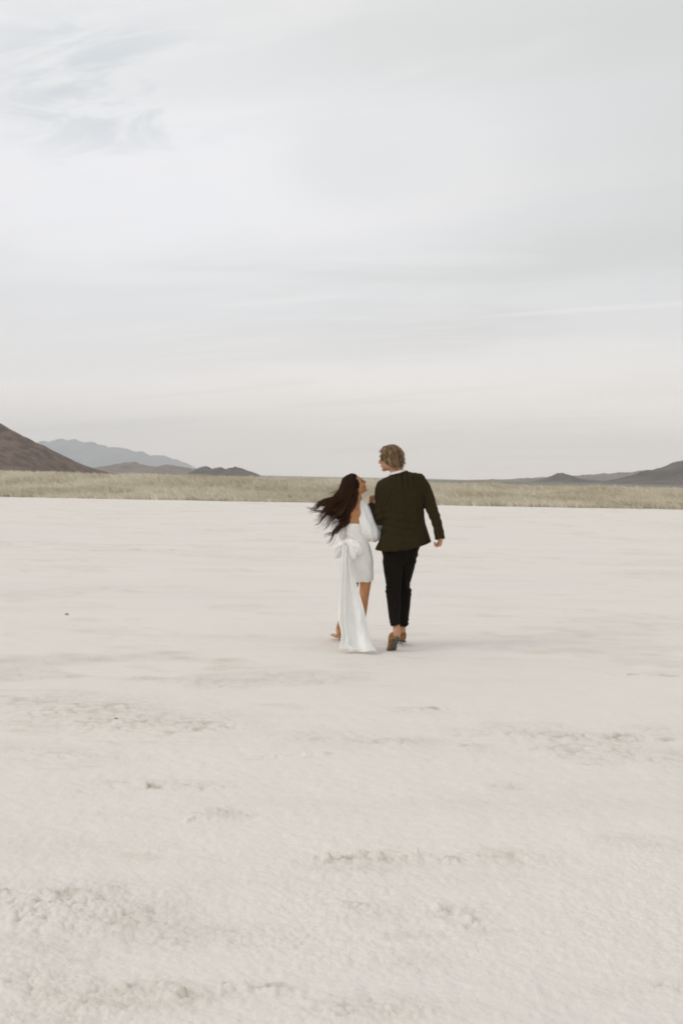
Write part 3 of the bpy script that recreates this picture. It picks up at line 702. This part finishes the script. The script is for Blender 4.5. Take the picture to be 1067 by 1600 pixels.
pb = PB()
hfw = frame((0.81, 0.28, 0.53), (-.1, 0, 1)); HCw = M(368, 342, 0.0); SW = .93
Pw = head(pb, HCw, hfw, SW, True)
pb.tube([Pw(-.03, 0, -.05), M(388, 430, .0), M(382, 480, 0)], [.048, .047, .056])
pb.bands([(345,462,425,458,0,.05),(312,490,438,484,0,.062),(302,520,434,520,0,.076),(302,580,430,580,0,.085),(312,640,436,640,0,.082),(322,695,445,695,0,.08),(332,780,480,780,0,.095),(340,850,490,850,0,.10),(350,890,480,890,0,.09)])
for a, b in ((345, 540), (395, 540)): pb.ell(M(a, b, -.062), ((.028, 0, 0.01), (0, .024, 0), (-.01, 0, .05)))      # shoulder blades
pb.tube([M(428,505,0), M(452,580,0), M(478,650,-.01), M(505,692,0)], [.034, .036, .036, .032]); pb.tube([M(505,692,0), M(525,650,.10), M(545,585,.20)], [.032, .028, .021])
hand(pb, M(545,583,.205), (0.05, 0.15, 1), (-.6, -.8, 0), -1, (.4, .6, .5), .85, .5)
pb.tube([M(312,500,0), M(290,580,.03), M(285,680,.06)], [.040, .036, .03]); pb.tube([M(285,680,.06), M(300,690,.16), M(330,680,.27)], [.03, .028, .02])
hand(pb, M(330,680,.27), (0.5, 0.8, 0.1), (1, -.4, 0), 1, (.5, .7, .5), .85, .5)
pb.tube([M(438,860,0), M(449,960,.0), M(449,1020,.0), M(442,1090,-.01), M(436,1130,-.03), M(428,1210,-.07), M(420,1330,-.11), M(420,1395,-.12)], [.070, .058, .053, .047, .046, .043, .026, .028], 20)
pb.tube([M(372,860,0), M(368,960,.08), M(362,1040,.15), M(352,1090,.19), M(330,1170,.25), M(295,1260,.34), M(266,1325,.41), M(262,1352,.43)], [.075, .062, .053, .045, .047, .036, .024, .027], 20)
# feet inside the shoes
fh = G(263, 1424, 0.02); fh_t = M(216, 1393, 0.49)
pb.tube([M(262,1352,.43), fh + np.array((0, 0, .045)), (fh+fh_t)/2 + np.array((0, 0, .022)), fh_t + np.array((0, 0, .010))], [.024, .022, .017, .010])
rb = G(425, 1478, 0.012); rh = M(420, 1400, -.125)
pb.tube([M(420,1395,-.12), rh, (rh+rb)/2 + np.array((0, .05, .02)), rb + np.array((-.01, .08, .012))], [.028, .026, .026, .016])
body_w = fused('body', pb, 0.0045, 3, m_skin_w, wom)
face_details(Pw, hfw, SW, wom, m_hair_w, m_lip, m_lash)

# shoes of the woman: pointed nude stilettos
def stiletto(heel, toe, up, tip, parent):
    a = toe-heel; ln = np.linalg.norm(a); a = a/ln; b = np.array(up, float); b -= a*(b@a); b /= np.linalg.norm(b); c = np.cross(a, b); th = np.linspace(0, 2*PI, 18, endpoint=False)
    rings = [heel + a*ln*t + c*(np.cos(th)*wd)[:, None] + b*(lo+(hi-lo)*(0.5+0.5*np.sin(th)))[:, None] for t, wd, lo, hi in
             ((-.04, .016, 0, .030), (.08, .025, -.004, .036), (.3, .024, -.008, .012), (.55, .032, -.006, .020), (.75, .034, -.004, .026), (.92, .018, -.002, .016), (1.08, .003, 0, .006))]
    pb = PB(); pb.loft(resample(rings, 2)); o = link('shoe', mesh_np('shoe', np.array(pb.v), pb.f, m_nude), parent)
    pb = PB(); pb.tube([heel + a*.012, heel*.4 + tip*.6 + a*.006, tip], [.011, .0055, .004], 10)
    link('heel', mesh_np('heel', np.array(pb.v), pb.f, m_nude), o)
stiletto(fh + np.array((0.006, 0, .022)), fh_t, (0.2, -0.2, 1), G(268, 1433, 0.0) + np.array((.012, 0, .002)), wom)
stiletto(rh + np.array((0, -.01, -.02)), rb + np.array((-.01, .09, .0)), (0, -.6, 1), rh + np.array((0, -.07, -.075)), wom)

# dress
pb = PB()
pb.bands([(304,612,425,612,0,.088),(306,640,432,640,0,.092),(312,690,447,690,0,.088),(314,720,460,720,0,.092),(314,770,481,770,0,.108),(318,830,496,830,0,.117),(328,900,504,900,0.005,.115),(342,960,504,955,.02,.110),(352,1015,501,1011,.03,.106,.004)], n=48)
def dress_post(V, Nn):
    x, y, z = V[:, 0], V[:, 1], V[:, 2]; zw = M(380, 715)[2]
    dpt = 0.0035*fbm(x*20, y*14, z*6, oct=3, seed=131) + .004*np.exp(-((z-zw)/.05)**2)*np.sin((z*1.0+.6*x)*130) + .003*np.sin((z*.8+1.4*x)*55)*sstep(zw, zw-.25, z)
    return V + Nn*dpt[:, None]
dress = fused('dress', pb, 0.006, 2, m_dress, wom, dress_post)

def sleeve_post(seed):
    def post(V, Nn):
        x, y, z = V[:, 0], V[:, 1], V[:, 2]
        d = .010*fbm(x*24 + z*6, y*14, z*5, oct=3, seed=seed) + .004*np.sin((x*.94 + z*.34)*115 + 3*fbm(x*8, y*8, z*8, oct=2, seed=seed+4)) - .004
        return V + Nn*d[:, None]
    return post
pb = PB()
pb.tube([M(421,466,.0), M(430,498,-.01), M(441,560,-.02), M(459,630,-.025), M(486,684,-.015), M(512,694,.02)], [.040, .056, .073, .080, .078, .066], 30)
pb.tube([M(504,690,.0), M(522,690,.05), M(535,665,.10), M(543,625,.16), M(546,592,.20)], [.066, .066, .056, .042, .027], 28)
fused('sleeve', pb, 0.006, 2, m_sleeve, dress, sleeve_post(141))
pb = PB()
pb.tube([M(318,480,.01), M(306,520,.02), M(296,590,.03), M(288,660,.05), M(290,695,.07)], [.034, .046, .050, .052, .048], 28)
pb.tube([M(290,690,.07), M(302,698,.15), M(324,686,.25)], [.05, .045, .028], 26)
fused('sleeve', pb, 0.006, 2, m_sleeve, dress, sleeve_post(151))

# bow at the back of the waist
def bow_lobe(pts, rad, seed):
    pb = PB(); pb.tube(pts, rad, 30, flat=(0, 1, 0), sub=5)
    C = np.array(pts).mean(0); k0 = np.array(pts[0])
    def post(V, Nn):
        e = V - k0; ang = np.arctan2(e[:, 2], e[:, 0]); rr = np.hypot(e[:, 0], e[:, 2])
        return V + Nn*(.008*np.sin(ang*11 + seed)*np.clip(rr/.04, 0, 1) + .007*fbm(V[:, 0]*26, V[:, 1]*20, V[:, 2]*26, oct=2, seed=seed))[:, None]
    return pb, post
kn = M(320, 742, -.125)
bow_parts = PB()
for pts, rad in (([kn, M(292,752,-.15), M(262,786,-.15), M(243,832,-.13), M(234,850,-.12)], [(.014, .012), (.030, .022), (.043, .028), (.030, .020), (.010, .008)]),
                 ([kn, M(296,768,-.14), M(280,810,-.14), M(262,842,-.13)], [(.012, .012), (.026, .018), (.032, .016), (.022, .010)]),
                 ([kn, M(350,745,-.155), M(384,775,-.165), M(402,812,-.155), M(408,832,-.145)], [(.014, .014), (.036, .026), (.053, .034), (.042, .026), (.018, .010)]),
                 ([kn, M(342,768,-.155), M(358,820,-.165), M(366,858,-.16)], [(.012, .012), (.030, .020), (.038, .018), (.024, .010)])):
    bow_parts.tube(pts, rad, 26, flat=(0, 1, 0), sub=4)
bow_parts.ell(kn + np.array((0, -.012, 0)), ((.022, 0, .006), (0, .022, 0), (-.006, 0, .030)))
def bow_post(V, Nn):
    e = V - kn; ang = np.arctan2(e[:, 2], e[:, 0]); rr = np.hypot(e[:, 0], e[:, 2])
    return V + Nn*(.0035*np.sin(ang*11)*np.clip(rr/.05, 0, 1) + .006*fbm(V[:, 0]*28, V[:, 1]*22, V[:, 2]*28, oct=2, seed=161))[:, None]
fused('bow', bow_parts, 0.005, 2, m_satin, dress, bow_post)

# satin train: two overlapping tails falling from the bow to the ground
def tail(name, rows, folds, amp, seed, cols=56, sub=8, lip=0.0):
    R_ = spline(np.array(rows, float), sub); n = len(R_); V = np.zeros((n, cols, 3)); sl = np.linspace(0, 1, cols)
    for i, (xl, yl, xr, yr, d) in enumerate(R_):
        t = i/(n-1)
        for j, q in enumerate(sl):
            p = M(xl+(xr-xl)*q, yl+(yr-yl)*q, d)
            ph = folds*2*PI*(q**(1.0+.25*math.sin(t*3+seed))) + 1.2*math.sin(t*4.0+seed) + seed
            p[1] += amp*(0.45+0.75*t)*math.sin(ph) + .25*amp*math.sin(ph*2.3+2*t)*(1-t) + lip*(math.exp(-(q/.10)**2))
            V[i, j] = p
    x, z = V[..., 0], V[..., 2]
    V[..., 1] += 0.015*fbm(x*12, z*6, oct=3, seed=int(seed*10)+5)
    # where the cloth would sink below the salt it lies on it in low waves
    low = V[..., 2] < 0.012
    w_ = 0.008+0.007*np.sin(V[..., 0]*38+V[..., 1]*21)+.007*fbm(V[..., 0]*16, V[..., 1]*16, oct=2, seed=77)
    V[..., 2] = np.where(low, 0.012+w_, V[..., 2]+.004)
    V = V.reshape(-1, 3); i = np.arange(n-1)[:, None]*cols; j = np.arange(cols-1)[None, :]
    F = np.stack([i+j, i+j+1, i+j+cols+1, i+j+cols], -1).reshape(-1, 4)
    me = mesh_np(name, V, F, m_satin); o = link(name, me, dress)
    s = o.modifiers.new('thickness', 'SOLIDIFY'); s.thickness = 0.003; s.offset = 0
    return o
gy = lambda cx, cy: G(cx, cy)[1]-Y0
tail('sash_tail', [(292,760,344,765,-.150),(284,850,352,880,-.165),(276,960,368,970,-.18),(270,1080,399,1078,-.20),(268,1200,435,1200,-.23),(270,1290,455,1300,-.26),(280,1380,474,1390,-.30),(286,1440,490,1440,-.345),(284,1478,512,1482,-.385),(276,1494,538,1521,-.425)],
     2.1, .012, 1.3)
tail('sash_tail', [(288,760,322,765,-.175),(279,850,318,850,-.195),(270,960,316,960,-.215),(264,1080,312,1080,-.24),(261,1200,310,1200,-.27),(262,1290,308,1300,-.305),(282,1385,318,1390,-.35),(272,1450,330,1450,-.39),(266,1488,420,1500,-.43)],
     1.1, .014, 3.1, cols=36, lip=-.012)

# hair of the woman: wind-blown to the left
def woman_hair():
    f, l, u = hfw
    def Q(a, b, c): return HCw + SW*(a*f + b*l + c*u)
    pb = PB()
    pb.ell(Q(-.030, 0, .012), (.090*f, .086*l, .100*u)); pb.ell(Q(-.060, -.01, -.050), (.060*f, .076*l, .075*u)); pb.ell(Q(-.044, -.030, -.035), (.044*f, .055*l, .080*u)); pb.ell(Q(.012, 0, .070), (.055*f, .066*l, .036*u))
    pb.tube([M(335,350,-.02), M(318,430,-.05), M(290,510,-.07), M(255,570,-.07)], [(.072, .06), (.068, .05), (.054, .034), (.032, .018)], 26)
    pb.tube([M(352,400,-.03), M(340,480,-.065), M(318,550,-.085), M(298,600,-.085)], [(.046, .05), (.040, .034), (.028, .020), (.016, .010)], 22)
    def post(V, Nn):
        x, y, z = V[:, 0], V[:, 1], V[:, 2]; return V + Nn*(.007*fbm((x*.75-z*.66)*60, y*30, (x*.66+z*.75)*9, oct=3, seed=171))[:, None]
    mass = fused('hair', pb, 0.006, 2, m_hair_w, wom, post, {'tone': lambda V: np.clip(-.05+.3*fbm((V[:, 0]*.75-V[:, 2]*.66)*70, V[:, 1]*30, V[:, 2]*8, oct=3, seed=172), 0, 1)})
    r = np.random.default_rng(11)
    up = np.array([(352,266),(305,300),(283,345),(262,398),(205,440),(140,475),(62,499)], float)      # upper edge of the blown mass
    lo = np.array([(376,300),(386,380),(388,440),(366,505),(330,575),(296,632),(226,702)], float)      # lower edge
    Us, Ls = spline(up, 4), spline(lo, 4); n = len(Us)
    locks = [(0.02, 1.0), (0.05, .90), (0.13, .94), (0.20, 1.02), (0.27, .97), (0.36, 1.03), (0.46, 1.05), (0.55, .98), (0.64, 1.0), (0.72, .90), (0.82, .93), (0.90, 1.04), (0.97, 1.06), (1.0, .90)]
    cv, rd, tn = [], [], []
    for li, (s0, ln) in enumerate(locks):
        ph0 = r.uniform(0, 6.28); wa = r.uniform(12, 22); lift = r.uniform(-.03, .03)
        for k in range(70):
            off = r.normal(0, .05); e0 = r.uniform(-.5, .5)*.22; L_ = ln*(1.06 - .55*r.random()**1.4); ph = ph0 + r.normal(0, .35); fz = r.normal(0, 1.0)
            dz0 = r.uniform(-1, 1); P = []
            for q in range(22):
                t = q/21*L_; tt = min(t, 1.0)*(n-1); a = int(min(tt, n-2)); b = tt-a
                s = np.clip(s0 + (e0 + off*1.2)*max(0, 1-t)**.8 + off*.42*t, -.04, 1.04)
                U_, W_ = Us[a]*(1-b)+Us[a+1]*b, Ls[a]*(1-b)+Ls[a+1]*b
                if t > 1: ex = (t-1)*(n-1); U_ = U_ + (Us[-1]-Us[-2])*ex; W_ = W_ + (Ls[-1]-Ls[-2])*ex
                p = U_*(1-s) + W_*s
                amp = wa*t**1.5
                p = p + amp*np.array((.55, .85))*math.sin((9+5*t)*t+ph) + fz*np.array((2.2, 3.2))*t*t
                hd = -.088*math.sqrt(max(0, 1-(2*s-1)**2*.85))*(1-t)**.6 - .055*min(1, t*2.5)*(1-.7*t)
                P.append(M(p[0], p[1], hd + dz0*.022*(.4+t) + lift*t*1.5))
            cv.append(np.array(P)); R0 = r.uniform(.0022, .0050)
            rd.append(R0*np.interp(np.linspace(0, 1, 22), (0, .1, .55, .85, 1), (.7, 1, .9, .5, .12)))
            tn.append(np.clip(r.beta(1.1, 9) + .55*r.random()**2*np.linspace(0, 1, 22)**1.6, 0, 1))
    # loose flyaways
    for k in range(130):
        s = r.beta(.7, .9); t0 = r.uniform(.35, .75); P = []; vx, vy = r.normal(-30, 10), r.normal(10, 12)
        tt = t0*(n-1); a = int(tt); p = Us[a]*(1-s)+Ls[a]*s
        for q in range(12):
            P.append(M(p[0], p[1], -.05 + .004*q*r.normal(0, 1)*.3)); p = p + np.array((vx, vy))*.32 + 1.6*np.array((math.sin(q*.8+s*6), math.cos(q*.9+s*7)))
        cv.append(np.array(P)); rd.append(.0012*np.linspace(1, .2, 12)); tn.append(np.full(12, .45))
    V, F, A = strands(cv, rd, 5, tn)
    link('hair_strands', mesh_np('hair_strands', V, F, m_hair_w, attrs={'tone': A}), mass)
woman_hair()

# ================================================================== HAZE
def build_haze():
    x0, x1, y0, y1, z0, z1 = -14500, 14500, -14500, 14500, -4.5, 560
    V = np.array([(x, y, z) for z in (z0, z1) for y in (y0, y1) for x in (x0, x1)], float)
    F = [(0, 2, 3, 1), (4, 5, 7, 6), (0, 1, 5, 4), (2, 6, 7, 3), (0, 4, 6, 2), (1, 3, 7, 5)]
    m = bpy.data.materials.new('thin_haze'); m.use_nodes = True; t = m.node_tree; t.nodes.clear()
    o_ = t.nodes.new('ShaderNodeOutputMaterial'); v = t.nodes.new('ShaderNodeVolumePrincipled')
    v.inputs['Color'].default_value = (0.985, 0.992, 1.0, 1); v.inputs['Density'].default_value = 1.1e-4; v.inputs['Anisotropy'].default_value = 0.2
    t.links.new(v.outputs[0], o_.inputs['Volume'])
    tag(link('haze', mesh_np('haze', V, F, m, smooth=False)), 'thin pale desert haze veiling the far hills', None, None, 'stuff')
build_haze()
